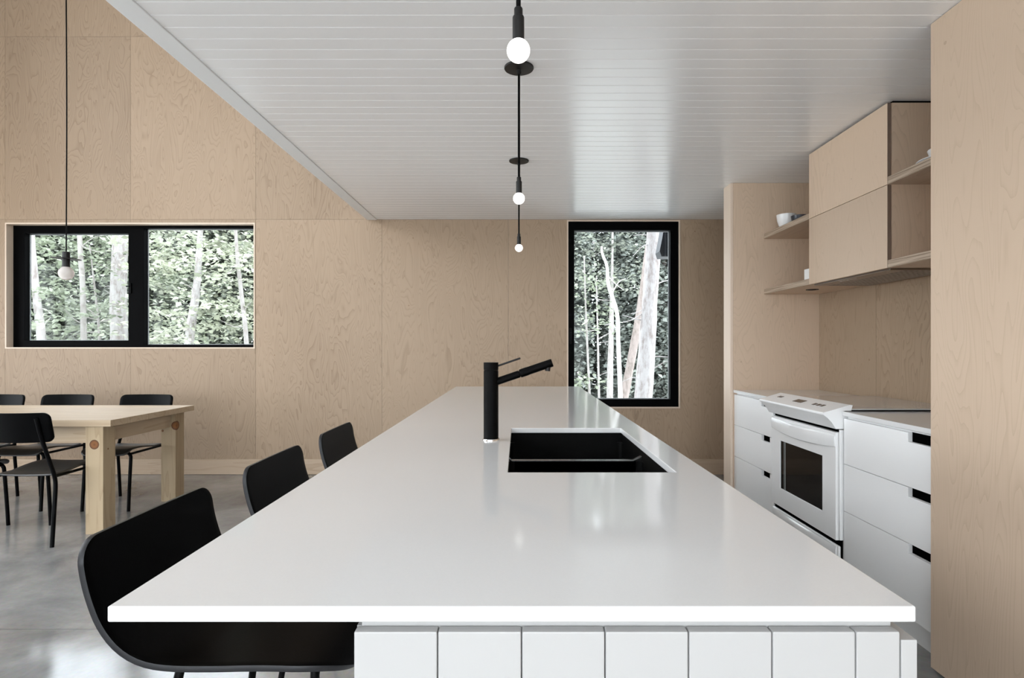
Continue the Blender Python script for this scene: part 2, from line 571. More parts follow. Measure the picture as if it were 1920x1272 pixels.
tag(obj('baseboard_back', bb, 'base_wood'), 'plain wooden baseboard along the foot of the back wall', 'baseboard', kind='structure')

# right wall of the kitchen niche (splashback), partition at its far end
wr = structure('wall_right', 'plywood-lined right wall behind the range and counter', 'wall')
for (y0, y1) in ((YR, -1.2), (-1.2, 0.0), (0.0, 1.2), (1.2, 2.40), (2.40, 3.60), (3.60, 4.43)):
    b = BM(); bx(b, XR, y0 + g, 0.0, XR + 0.1, y1 - g, H); obj('plywood_panel', b, 'wall_ply', wr)
wn = structure('wall_niche', 'plywood partition end closing the far side of the kitchen niche', 'wall')
b = BM(); bx(b, 1.597, 4.28, 0.0, XR - 0.0005, 4.424, H - 0.001); obj('plywood_panel', b, 'cab_ply', wn)
b = BM(); bx(b, 1.577, 4.283, 0.0, 1.596, 4.424, H - 0.001, 0.001); obj('edge_board', b, 'strip_wood', wn)
ws = structure('wall_passage', 'plain wall at the end of the passage behind the kitchen niche', 'wall')
b = BM(); bx(b, 3.2, 4.3, 0, 3.3, YB + .2, H); obj('wall_core', b, 'wall_ply', ws)
b = BM(); bx(b, XR + 0.1, 4.28, 0, 3.2, 4.424, H); obj('wall_core', b, 'wall_ply', ws)

# left wall and rear wall with their glazing (outside the frame; they let the daylight in; the clerestory is added)
wl = structure('wall_left', 'plywood left wall with a wide glazed opening', 'wall')
GL = (-0.2, 4.6, 0.1, 2.4)
GC = (-1.6, 3.0, 3.0, 5.1)  # unseen clerestory opening, added to throw light on the kitchen run
us = [YR, GC[0], GL[0], GC[1], GL[1], YB + .2]; vs = [0, GL[2], GL[3], GC[2], GC[3], ROOF]
b = BM(); plate(b, us, vs, lambda i, j: (i in (2, 3) and j == 1) or (i in (1, 2) and j == 3), 'X', XL - 0.15, XL); obj('plywood_lining', b, 'wall_ply', wl)
wv = structure('wall_rear', 'rear wall behind the camera with wide glazing on two levels', 'wall')
GR = (-5.5, 1.7, 0.1, 2.4); GU = (-5.6, -1.5, 2.9, 5.2)
us = [XL, GU[0], GR[0], GU[1], GR[1], XR + .1]; vs = [0, GR[2], GR[3], GU[2], GU[3], ROOF]
def sk(i, j):
    u, v = (us[i] + us[i + 1]) / 2, (vs[j] + vs[j + 1]) / 2
    return any(a < u < b_ and c < v < d for a, b_, c, d in (GR, GU))
b = BM(); plate(b, us, vs, sk, 'Y', YR - 0.15, YR); obj('plywood_lining', b, 'wall_ply', wv)

def simple_window(name, label, axis, a0, a1, u0, u1, v0, v1, n):
    r = structure(name, label, 'window')
    us_ = [u0]
    for k in range(n):
        p = u0 + (u1 - u0) * k / n; q = u0 + (u1 - u0) * (k + 1) / n
        us_ += [p + 0.05, q - 0.05]
    us_ += [u1]
    b = BM(); plate(b, us_, [v0, v0 + 0.06, v1 - 0.06, v1], lambda i, j: j == 1 and i % 2 == 1, axis, a0, a1)
    obj('window_frame', b, 'black_frame', r)
    for k in range(n):
        p, q = us_[1 + 2 * k], us_[2 + 2 * k]; m = (a0 + a1) / 2
        b = BM()
        if axis == 'Y':
            bx(b, p, m - .003, v0 + .06, q, m + .003, v1 - .06)
        else:
            bx(b, m - .003, p, v0 + .06, m + .003, q, v1 - .06)
        obj('pane', b, 'window_glass', r)
simple_window('window_3', 'wide black-framed glazing in the rear wall', 'Y', YR - 0.12, YR - 0.06, *GR, 5)
simple_window('window_4', 'upper black-framed glazing in the rear wall', 'Y', YR - 0.12, YR - 0.06, *GU, 3)
simple_window('window_5', 'wide black-framed glazing in the left wall', 'X', XL - 0.12, XL - 0.06, *GL, 4)

simple_window('added_clerestory', 'unseen clerestory added high in the left wall to light the kitchen', 'X', XL - 0.12, XL - 0.06, *GC, 3)

# ceiling under the loft: white boards running left to right, plus the loft slab
XE0, XE1 = -1.448, -1.352
ce = structure('ceiling', 'white painted board ceiling under the loft', 'ceiling')
b = BM(); bx(b, XE0 + 0.002, YR, H + 0.02, 3.3, YB + .2, H + 0.28); obj('loft_slab', b, 'white_trim', ce)
pitch = 0.0815
y = 1.30
board_me = None
while y < YB - 0.001:
    y1 = min(y + pitch, YB)
    b = BM()
    prism(b, [(y + 0.0008, H + 0.02), (y + 0.0008, H + 0.0022), (y + 0.003, H), (y1 - 0.003, H), (y1 - 0.0008, H + 0.0022), (y1 - 0.0008, H + 0.02)], 'X', XE1, 3.2)
    obj('ceiling_board', b, 'white_ceiling', ce)
    y += pitch
b = BM(); bx(b, XE1, YR, H, 3.2, 1.30, H + 0.02); obj('ceiling_lining', b, 'white_ceiling', ce)
b = BM(); bx(b, XE0, YR, H - 0.005, XE1 - 0.001, YB - 0.001, H + 0.02, 0.003)
tag(obj('trim_1', b, 'white_trim'), 'smooth white trim board along the open edge of the loft ceiling', 'trim', kind='structure')
b = BM(); bx(b, XE0 - 0.02, YR, H + 0.02, XE0, YB - 0.001, H + 0.30)
tag(obj('trim_2', b, 'white_trim'), 'white fascia board on the upright edge of the loft', 'trim', kind='structure')
b = BM(); bx(b, XL - .1, YR - .1, ROOF, 3.3, YB + .2, ROOF + 0.2)
tag(obj('ceiling_upper', b, 'white_wall'), 'high white ceiling over the dining side', 'ceiling', kind='structure')
b = BM(); bx(b, 3.2, YR, H + 0.28, 3.3, YB + .2, ROOF)
tag(obj('wall_loft', b, 'white_wall'), 'white wall of the loft above the kitchen', 'wall', kind='structure')

# window 1 (left, two lights) and window 2 (right, upright)
w1 = structure('window_1', 'wide black-framed window of two panes in the left of the back wall', 'window', ((W1[0] + W1[1]) / 2, YB, W1[2]))
def jamb(root, W, y0, y1, th=0.012, proud=0.004):
    b = BM()
    us = [W[0], W[0] + th, W[1] - th, W[1]]; vs = [W[2], W[2] + th, W[3] - th, W[3]]
    plate(b, us, vs, lambda i, j: i == 1 and j == 1, 'Y', y0 - proud, y1)
    obj('jamb_lining', b, 'strip_wood', root)
jamb(w1, W1, YB, YB + 0.075)
x0, x1, z0, z1 = W1[0] + .012, W1[1] - .012, W1[2] + .012, W1[3] - .012
ya, yb_ = YB + 0.072, YB + 0.150
xs = [x0, -4.785, -3.780, -3.628, -2.556, x1]; zs = [z0, 1.243, 1.283, 2.322, 2.372, z1]
b = BM(); plate(b, xs, zs, lambda i, j: (i == 1 and j == 2) or (i == 3 and j in (1, 2, 3)), 'Y', ya, yb_, 0.002); obj('window_frame', b, 'black_frame', w1)
b = BM(); plate(b, [-4.785, -4.779, -3.786, -3.780], [1.283, 1.289, 2.316, 2.322], lambda i, j: i == 1 and j == 1, 'Y', yb_ - .02, yb_ - .012); obj('glazing_bead', b, 'grey_bead', w1)
b = BM(); plate(b, [-3.628, -3.622, -2.562, -2.556], [1.243, 1.249, 2.366, 2.372], lambda i, j: i == 1 and j == 1, 'Y', yb_ - .02, yb_ - .012); obj('glazing_bead', b, 'grey_bead', w1)
b = BM(); bx(b, -4.785, yb_ - .012, 1.283, -3.780, yb_ - .006, 2.322); obj('pane', b, 'window_glass', w1)
b = BM(); bx(b, -3.628, yb_ - .012, 1.243, -2.556, yb_ - .006, 2.372); obj('pane', b, 'window_glass', w1)
b = BM(); bx(b, -3.772, ya - .012, 1.74, -3.748, ya, 1.84, .003); bx(b, -3.786, ya - .03, 1.80, -3.754, ya - .010, 1.812, .003); obj('handle', b, 'black_tube', w1, 40)

w2 = structure('window_2', 'upright black-framed window at the end of the island', 'window', ((W2[0] + W2[1]) / 2, YB, W2[2]))
jamb(w2, W2, YB, YB + 0.02, 0.013, 0.006)
x0, x1, z0, z1 = W2[0] + .013, W2[1] - .013, W2[2] + .013, W2[3] - .013
ya, yb_ = YB + 0.004, YB + 0.085
xs = [x0, x0 + .058, x1 - .078, x1]; zs = [z0, z0 + .072, z1 - .082, z1]
b = BM(); plate(b, xs, zs, lambda i, j: i == 1 and j == 1, 'Y', ya, yb_, 0.003); obj('window_frame', b, 'black_frame', w2)
b = BM(); plate(b, [xs[1], xs[1] + .006, xs[2] - .006, xs[2]], [zs[1], zs[1] + .006, zs[2] - .006, zs[2]], lambda i, j: i == 1 and j == 1, 'Y', yb_ - .022, yb_ - .012); obj('glazing_bead', b, 'grey_bead', w2)
b = BM(); bx(b, xs[1], yb_ - .012, zs[1], xs[2], yb_ - .006, zs[2]); obj('pane', b, 'window_glass', w2)
b = BM(); bx(b, x0 + .012, ya - .010, 1.28, x0 + .036, ya, 1.40, .003); bx(b, x0 + .016, ya - .028, 1.25, x0 + .032, ya - .008, 1.36, .004); obj('handle', b, 'black_tube', w2, 40)

# ------------------------------------------------------------------ outdoors
def at(px, py, d):
    """point seen at a pixel of the 1920x1272 frame at depth d"""
    return Vector(((px - 972) / FPX * d, d, CAMZ - (py - 651) / FPX * d))

GZ = -0.45
b = BM(); bx(b, -60, -60, GZ - 0.3, 60, 80, GZ)
tag(obj('forest_floor', b, 'ground'), 'pale forest floor outside the windows', 'ground', kind='structure')

def leaves_mesh(name, C, size, mat, parent, tilt=0.5):
    """n separate kite-shaped folded leaves at the points C (n x 3), given in world space"""
    n = len(C)
    loc = np.array(parent.location)
    C = C - loc
    ang = rng.uniform(0, 2 * PI, n)
    t1 = np.stack([np.cos(ang), np.sin(ang), rng.normal(-0.25, 0.35, n)], 1)
    t1 /= np.linalg.norm(t1, axis=1)[:, None]
    nrm = np.stack([rng.normal(0, tilt, n), rng.normal(0, tilt, n), np.ones(n)], 1)
    t2 = np.cross(nrm, t1); t2 /= np.linalg.norm(t2, axis=1)[:, None]
    up = np.cross(t1, t2)
    s = size * rng.uniform(0.6, 1.3, n)[:, None]
    a = C - t1 * s * 0.5
    d = C + t1 * s * 0.6
    l = C - t2 * s * 0.42 + up * s * 0.12
    r = C + t2 * s * 0.42 + up * s * 0.12
    V = np.stack([a, l, d, r], 1).reshape(-1, 3)
    base = np.arange(n) * 4
    F = np.stack([base, base + 1, base + 2, base, base + 2, base + 3], 1).reshape(-1)
    me = bpy.data.meshes.new(name)
    me.vertices.add(len(V)); me.vertices.foreach_set('co', V.ravel().astype(np.float32))
    me.loops.add(len(F)); me.loops.foreach_set('vertex_index', F.astype(np.int32))
    me.polygons.add(n * 2)
    me.polygons.foreach_set('loop_start', np.arange(n * 2, dtype=np.int32) * 3)
    me.polygons.foreach_set('loop_total', np.full(n * 2, 3, dtype=np.int32))
    me.update(); me.validate()
    me.materials.append(MATS[mat])
    o = bpy.data.objects.new(name, me); COL.objects.link(o); o.parent = parent
    o['kind'] = 'stuff'
    return o

def sprays(lo, hi, n_spray, n_leaf, spread=(0.55, 0.55, 0.10)):
    """leaf positions gathered in flat drooping sprays inside a box"""
    c = rng.uniform(lo, hi, (n_spray, 3))
    p = np.repeat(c, n_leaf, 0)
    off = rng.normal(0, 1, (n_spray * n_leaf, 3)) * np.array(spread)
    off[:, 2] -= 0.22 * (off[:, 0] ** 2 + off[:, 1] ** 2)
    q = p + off
    return q[((q >= np.array(lo)) & (q <= np.array(hi))).all(1)]

def tree(name, label, pts, radii, mat, group=None, foliage=None, leaf_mat='leaf_maple', size=0.10, twigs=0):
    base = Vector(pts[0])
    t = thing(name, base, label, 'tree', group)
    b = BM(); tube(b, pts, radii, 14, 5)
    # lumpy bark outline
    for v in b.verts:
        k = 0.05 * radii[0] if isinstance(radii, list) else 0.01
        v.co += Vector((random.uniform(-k, k), random.uniform(-k, k), 0))
    obj('trunk', b, mat, t, 60)
    P = [Vector(p) for p in pts]
    for k in range(twigs):
        f = random.uniform(0.25, 0.9) * (len(P) - 1); i = min(int(f), len(P) - 2)
        p = P[i].lerp(P[i + 1], f - i)
        a = random.choice((0, PI)) + random.uniform(-0.7, 0.7); ln = random.uniform(0.2, 0.7)
        e = p + Vector((math.cos(a) * ln, math.sin(a) * ln * 0.6, random.uniform(-0.25, 0.35)))
        m = p.lerp(e, 0.5) + Vector((0, 0, random.uniform(-0.06, 0.08)))
        b = BM(); tube(b, [p, m, e], [0.013, 0.008, 0.004], 6, 3); obj('branch', b, mat, t, 60)
    if foliage is not None:
        leaves_mesh('foliage', foliage, size, leaf_mat, t)
    return t

def ground_pt(px, d, dx=0.0):
    p = at(px, 651, d); p.z = GZ - 0.05; p.x += dx
    return p

# beyond the right window
tree('pine_tree', 'thick pale leaning trunk at the right of the upright window',
     [at(1184, 905, 9.0), at(1206, 748, 9.0), at(1216, 600, 9.0), at(1227, 433, 9.0), at(1243, 120, 9.0)], [0.155, 0.145, 0.125, 0.11, 0.08], 'bark_white', twigs=12)
tree('birch_tree', 'thin crooked white trunk in the middle of the upright window',
     [at(1165, 870, 10.5), at(1163, 735, 10.5), at(1159, 640, 10.5), at(1157, 588, 10.5), at(1141, 535, 10.5), at(1138, 500, 10.5), at(1129, 475, 10.5), at(1128, 462, 10.5)],
     [0.045, 0.042, 0.036, 0.034, 0.032, 0.026, 0.022, 0.02], 'bark_birch', twigs=3)
tree('leaning_tree', 'brown trunk leaning right behind the thick pale trunk in the upright window',
     [at(1158, 800, 13), at(1172, 735, 13), at(1190, 640, 13), at(1203, 560, 13), at(1216, 460, 13)], [0.11, 0.10, 0.09, 0.08, 0.07], 'bark_brown')
tree('grey_tree', 'straight grey trunk left of the crooked white one in the upright window',
     [at(1143, 780, 15), at(1144, 700, 15), at(1146, 612, 15), at(1148, 480, 15), at(1150, 300, 15)], [0.085, 0.08, 0.065, 0.03, 0.015], 'bark_grey', twigs=4,
     foliage=sprays((1.2, 14.6, 2.6), (3.4, 15.6, 5.2), 45, 60), leaf_mat='leaf_back')
tree('young_tree', 'slim leafy sapling near the left edge of the upright window',
     [ground_pt(1108, 12), at(1105, 735, 12), at(1099, 600, 12), at(1095, 480, 12)], [0.03, 0.026, 0.02, 0.012], 'bark_grey',
     foliage=np.concatenate([sprays((0.95, 11.6, 0.35), (1.9, 12.2, 0.75), 6, 40, (0.28, 0.28, 0.06)), sprays((0.9, 11.6, 1.4), (2.1, 12.4, 2.7), 14, 40, (0.35, 0.35, 0.07))]), size=0.085)
tree('young_tree', 'bare slim sapling between the leafy sapling and the grey trunk',
     [ground_pt(1126, 13.5), at(1123, 740, 13.5), at(1121, 640, 13.5), at(1118, 520, 13.5)], [0.03, 0.028, 0.022, 0.012], 'bark_grey', twigs=3)

# beyond the left window
tree('maple_tree', 'thick flaking pale trunk in the left pane of the wide window',
     [ground_pt(222, 14), at(223, 640, 14), at(222, 540, 14), at(226, 436, 14), at(228, 200, 14)], [0.20, 0.185, 0.175, 0.16, 0.11], 'bark_white', twigs=8,
     foliage=sprays((-12.6, 14.4, 1.2), (-8.2, 16.5, 5.0), 62, 65, (0.40, 0.40, 0.06)), size=0.115)
tree('maple_tree', 'slender pale trunk in the middle of the left pane',
     [ground_pt(159, 13), at(157, 640, 13), at(155, 540, 13), at(149, 436, 13), at(145, 250, 13)], [0.07, 0.062, 0.055, 0.05, 0.03], 'bark_grey', twigs=6,
     foliage=sprays((-11.8, 12.3, 0.6), (-9.2, 13.7, 4.4), 34, 65, (0.36, 0.36, 0.05)), size=0.115)
tree('maple_tree', 'very thin trunk between the slender and the thick trunks of the left pane',
     [ground_pt(190, 13.9), at(187, 640, 13.9), at(178, 545, 13.9), at(168, 460, 13.9)], [0.032, 0.028, 0.022, 0.012], 'bark_grey', twigs=4)
tree('maple_tree', 'pale trunk leaning at the lower left of the left pane',
     [ground_pt(84, 11.9), at(78, 640, 11.9), at(69, 560, 11.9), at(62, 470, 11.9), at(55, 350, 11.9)], [0.085, 0.08, 0.07, 0.05, 0.03], 'bark_white', twigs=4,
     foliage=sprays((-12.0, 10.9, 0.7), (-9.2, 12.2, 3.8), 26, 60, (0.36, 0.36, 0.05)), size=0.115)
tree('maple_tree', 'leafy tree with a leaning pale trunk in the right pane of the wide window',
     [ground_pt(345, 13), at(355, 640, 13), at(366, 560, 13), at(372, 500, 13), at(378, 380, 13), at(384, 200, 13)], [0.115, 0.10, 0.085, 0.07, 0.05, 0.03], 'bark_white', twigs=10,
     foliage=sprays((-9.0, 12.4, 0.5), (-4.8, 14.6, 4.8), 100, 70, (0.40, 0.40, 0.06)), leaf_mat='leaf_sunlit', size=0.115)
tree('maple_tree', 'thin slanting trunk at the far right of the right pane',
     [ground_pt(470, 12), at(462, 640, 12), at(452, 545, 12), at(444, 470, 12), at(438, 330, 12)], [0.05, 0.045, 0.042, 0.035, 0.02], 'bark_grey', twigs=5,
     foliage=sprays((-8.4, 11.0, 1.0), (-5.2, 12.3, 4.2), 26, 60, (0.36, 0.36, 0.05)), leaf_mat='leaf_sunlit', size=0.115)
# deeper forest: each tree keeps to a crown of its own
for k in range(6):
    x = -22.0 + k * 3.0; yy = 18.4 + (k % 2) * 2.8
    tree('forest_tree', 'dim leafy tree deep in the forest behind the wide window', [(x, yy, GZ - .05), (x + .1, yy, 2.5), (x + random.uniform(-.3, .3), yy, 7.5)], [0.14, 0.11, 0.05], random.choice(['bark_grey', 'bark_brown']),
         'forest trees behind the wide window', sprays((x - 2.75, yy - 1.2, -0.4), (x + 2.75, yy + 1.2, 6.8), 760, 62, (0.45, 0.45, 0.10)), 'leaf_back', 0.17)
for k in range(4):
    x = 0.4 + k * 2.0; yy = 17.8 + (k % 2) * 2.6
    tree('forest_tree', 'dim fir-green tree deep in the forest behind the upright window', [(x, yy, GZ - .05), (x + .1, yy, 2.5), (x + random.uniform(-.3, .3), yy, 7.5)], [0.13, 0.10, 0.05], random.choice(['bark_grey', 'bark_brown']),
         'forest trees behind the upright window', sprays((x - 1.85, yy - 1.1, -0.4), (x + 1.85, yy + 1.1, 6.6), 640, 62, (0.4, 0.4, 0.08)), 'leaf_fir', 0.15)

# dark corner of the house's own roof seen at the top right of the upright window
b = BM(); prism(b, [(1.575, 2.42), (1.545, 2.27), (1.565, 2.21), (2.6, 2.21), (2.6, 3.2), (1.70, 3.2)], 'Y', 6.3, 6.5)
for k in range(5):
    bx(b, 1.60 + k * .05, 6.285, 2.215, 1.618 + k * .05, 6.305, 3.1)
tag(obj('trim_3', b, 'siding'), 'dark ribbed corner of the roof edge outside the upright window', 'roof', kind='structure')

# ------------------------------------------------------------------ island
ZC = 0.912                   # top of island worktop
IX0, IX1, IY0, IY1 = -0.488, 0.472, 0.683, 4.495
HX0, HX1, HY0, HY1 = -0.026, 0.388, 1.4155, 2.188
isl = thing('kitchen_island', (0.13, 2.5, 0), 'long white kitchen island base clad in upright boards', 'island')
b = BM(); bx(b, -0.190, IY0 + 0.017, 0.10, 0.452, IY1 - 0.03, 0.60); bx(b, -0.19, IY0 + 0.017, 0.60, 0.452, 1.37, 0.893); bx(b, -0.19, 2.23, 0.60, 0.452, IY1 - 0.03, 0.893)
bx(b, -0.19, 1.37, 0.60, -0.16, 2.23, 0.893); bx(b, 0.43, 1.37, 0.60, 0.452, 2.23, 0.893)
obj('carcass', b, 'white_paint', isl)
b = BM(); bx(b, -0.13, IY0 + 0.06, 0.0, 0.40, IY1 - 0.08, 0.10); obj('plinth', b, 'white_paint', isl)
pxs = [662, 820, 978, 1135, 1292, 1449, 1606, 1690]
for p, q in zip(pxs, pxs[1:]):
    a, c = (p - 972) * IY0 / FPX, (q - 972) * IY0 / FPX
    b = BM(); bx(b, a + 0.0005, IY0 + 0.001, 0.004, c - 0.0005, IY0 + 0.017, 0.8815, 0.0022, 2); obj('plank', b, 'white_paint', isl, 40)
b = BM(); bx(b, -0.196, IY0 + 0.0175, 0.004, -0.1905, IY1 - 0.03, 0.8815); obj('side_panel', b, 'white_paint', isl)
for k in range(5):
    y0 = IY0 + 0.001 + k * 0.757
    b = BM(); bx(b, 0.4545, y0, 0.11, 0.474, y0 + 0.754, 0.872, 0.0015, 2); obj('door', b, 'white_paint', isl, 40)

b = BM(); plate(b, [IX0, HX0, HX1, IX1], [IY0, HY0, HY1, IY1], lambda i, j: i == 1 and j == 1, 'Z', 0.893, ZC, 0.0022)
tag(origin_to(obj('island_countertop', b, 'quartz', None, 40), (0, 2.5, 0.893)), 'long white quartz worktop on the island with a sink cutout', 'worktop')

# sink
sk_ = thing('kitchen_sink', (0.18, 1.8, 0.68), 'black double-bowl undermount sink set in the island worktop', 'sink')
def bowl_mesh(x0, x1, y0, y1, zt, zb):
    b = BM()
    bx(b, x0, y0, zb, x1, y1, zt, 0.02, 3)
    top = [f for f in b.faces if f.normal.z > 0.6]
    bmesh.ops.delete(b, geom=[v for v in b.verts if v.co.z > zt - 0.0205], context='VERTS')
    es = [e for e in b.edges if e.is_boundary]
    r = bmesh.ops.extrude_edge_only(b, edges=es)
    for v in [q for q in r['geom'] if isinstance(q, bmesh.types.BMVert)]:
        v.co.z = zt
    bmesh.ops.reverse_faces(b, faces=b.faces)
    return b
e = 0.006
YD = 1.846
for (y0, y1, nm) in ((HY0 - e, YD - .011, 'basin'), (YD + .011, HY1 + e, 'basin')):
    obj(nm, bowl_mesh(HX0 - e, HX1 + e, y0, y1, 0.856, 0.70), 'granite_black', sk_, 40)
b = BM(); plate(b, [HX0 - .03, HX0 - e, HX1 + e, HX1 + .03], [HY0 - .03, HY0 - e, HY1 + e, HY1 + .03], lambda i, j: i == 1 and j == 1, 'Z', 0.856, 0.8928); obj('rim', b, 'granite_black', sk_)
b = BM()
prism(b, [(HX0 - e, 0.70), (HX0 - e, 0.868), (HX0 + .006, 0.858), (HX1 - .022, 0.858), (HX1 + e, 0.872), (HX1 + e, 0.70)], 'Y', YD - .011, YD + .011, 0.002)
obj('divider', b, 'granite_polished', sk_, 40)
for yc in (1.62, 2.02):
    b = BM(); lathe(b, [(0, .704), (.04, .704), (.045, .7015), (.045, .70)], (0.18, yc, 0), 24); obj('drain', b, 'steel', sk_, 40)

# faucet
FX, FY = -0.0905, 1.904
fa = thing('kitchen_faucet', (FX, FY, ZC), 'matte black single-lever kitchen faucet left of the sink', 'faucet')
b = BM(); lathe(b, [(0, ZC), (.0285, ZC), (.0285, ZC + .004), (.027, ZC + .006), (0, ZC + .006)], (FX, FY, 0), 32); obj('base_ring', b, 'chrome', fa, 40)
b = BM(); lathe(b, [(0, ZC + .006), (.0245, ZC + .006), (.0245, ZC + .228), (.0235, ZC + .229), (.0235, ZC + .232), (0, ZC + .232)], (FX, FY, 0), 40); obj('body', b, 'faucet_black', fa, 40)
b = BM(); lathe(b, [(0, ZC + .232), (.0245, ZC + .233), (.0245, ZC + .256), (.0238, ZC + .257), (0, ZC + .257)], (FX, FY, 0), 40)
cap = obj('cap', b, 'faucet_black', fa, 40)
b = BM(); tube(b, [(FX + .022, FY, ZC + .2455), (FX + .097, FY - .003, ZC + .271)], .0032, 12); obj('lever', b, 'black_metal', cap, 50)
ax = Vector((0.945, -0.04, 0.325)).normalized()
s0 = Vector((FX, FY, ZC + .187)); sp = lambda t: s0 + ax * t
b = BM(); lathe(b, [(0, 0), (.0122, 0), (.0122, .098), (.0105, .099), (.0105, .101), (0, .101)], s0, 28, ax); obj('spout', b, 'faucet_black', fa, 40)
b = BM(); lathe(b, [(0, .101), (.0138, .102), (.0142, .125), (.0135, .131), (.0135, .210), (.0125, .214), (0, .214)], s0, 28, ax)
hd = obj('spray_head', b, 'faucet_black', fa, 40)
pn = sp(.196) + Vector((.003, 0, -.006))
b = BM(); lathe(b, [(0, -.016), (.0085, -.016), (.0085, 0), (0, 0)], pn, 20, (-ax.z * -1 * 0.33, 0, 1)); obj('nozzle', b, 'black_metal', hd, 40)

# ------------------------------------------------------------------ kitchen run on the right
ZR = 0.902
CX = 1.597                   # front edge of the right worktop
DX = 1.603                   # drawer faces
YN0, YN1 = 2.180, 2.838      # near unit
YF0, YF1 = 3.612, 4.278      # far unit
def drawer_unit(y0, y1, label, zname):
    t = thing('drawer_cabinet', ((DX + XR) / 2, (y0 + y1) / 2, 0), label, 'cabinet', 'white drawer units beside the range')
    b = BM(); bx(b, DX + .021, y0, 0.105, XR - .003, y1, 0.880); obj('carcass', b, 'white_lacquer', t)
    b = BM(); bx(b, DX + .04, y0, 0.0, DX + .056, y1, 0.105); obj('toe_kick', b, 'white_lacquer', t)
    for (za, zb) in ((0.108, 0.4105), (0.4135, 0.6425), (0.6455, 0.868)):
        n0, n1, nh = y0 + .060, y0 + .190, 0.038
        b = BM()
        prism(b, [(y0 + .001, za), (y1 - .001, za), (y1 - .001, zb), (n1, zb), (n1, zb - nh), (n0, zb - nh), (n0, zb), (y0 + .001, zb)], 'X', DX, DX + .019, 0.0012)
        d = obj('drawer', b, 'white_lacquer', t, 40)
        b = BM(); bx(b, DX + .0192, n0 - .004, zb - nh - .004, DX + .0205, n1 + .004, zb + .0012); obj('notch_shade', b, 'black_gap', d)  # black sheet behind the notch, shade of the interior painted in
    return t
drawer_unit(YN0, YN1, 'white three-drawer unit between the range and the tall plywood cabinet', 'near')
drawer_unit(YF0, YF1, 'white three-drawer unit between the range and the far partition', 'far')
for (y0, y1, lb) in ((YN0, YN1 + .004, 'white worktop on the drawer unit nearest the tall plywood cabinet'), (YF0 - .004, YF1, 'white worktop on the drawer unit beside the far partition')):
    b = BM(); bx(b, CX, y0, ZR - .021, XR - .003, y1, ZR, 0.002)
    tag(origin_to(obj('kitchen_countertop', b, 'quartz', None, 40), ((CX + XR) / 2, (y0 + y1) / 2, ZR - .021)), lb, 'worktop', 'white worktops beside the range')

# range
RY0, RY1 = 2.847, 3.603
rg = thing('kitchen_range', (1.9, 3.225, 0), 'white slide-in electric range with a dark oven window', 'stove')
b = BM(); bx(b, 1.612, RY0, 0.02, XR - .03, RY1, 0.900); obj('body', b, 'enamel', rg)
b = BM(); bx(b, 1.590, RY0, 0.262, 1.612, RY0 + .012, 0.81, .003); obj('side_trim', b, 'enamel', rg, 40)
b = BM(); bx(b, 1.590, RY1 - .012, 0.262, 1.612, RY1, 0.81, .003); obj('side_trim', b, 'enamel', rg, 40)
b = BM(); bx(b, 1.600, RY0 + .013, 0.03, 1.6118, RY1 - .013, 0.83); obj('gap_liner', b, 'black_gap', rg)
b = BM(); bx(b, 1.645, RY0 - .004, 0.9035, XR - .004, RY1 + .004, 0.908); obj('cooktop_seal', b, 'black_gap', rg)
b = BM(); bx(b, 1.645, RY0 - .004, 0.908, XR - .004, RY1 + .004, 0.915, 0.002); obj('cooktop', b, 'cooktop', rg, 40)
# control panel: sloping top, overhanging lip, concave front
prof = [(1.645, .904), (1.652, .932), (1.640, .934), (1.512, .897), (1.506, .892), (1.507, .884), (1.528, .868), (1.548, .846), (1.562, .824), (1.568, .814), (1.612, .814), (1.612, .904)]
b = BM(); prism(b, prof, 'Y', RY0 - .002, RY1 + .002, 0.0015)
cp = obj('control_panel', b, 'enamel', rg, 35)
def on_panel(s):   # s: 0 at the back edge, 1 at the lip
    return 1.640 + (1.512 - 1.640) * s, .934 + (.897 - .934) * s
def print_patch(name, y0, y1, s0, s1, mat):
    (xa, za), (xb, zb) = on_panel(s0), on_panel(s1)
    b = BM(); prism(b, [(xa, za), (xb, zb), (xb, zb + .0012), (xa, za + .0012)], 'Y', y0, y1); obj(name, b, mat, cp)
print_patch('display', 3.185, 3.285, 0.33, 0.62, 'display')
for yc in (3.47, 3.50):
    print_patch('button', yc - .010, yc + .010, 0.33, 0.50, 'display')
for yc in (2.985, 3.025, 3.065):
    print_patch('button', yc - .013, yc + .013, 0.40, 0.58, 'display')
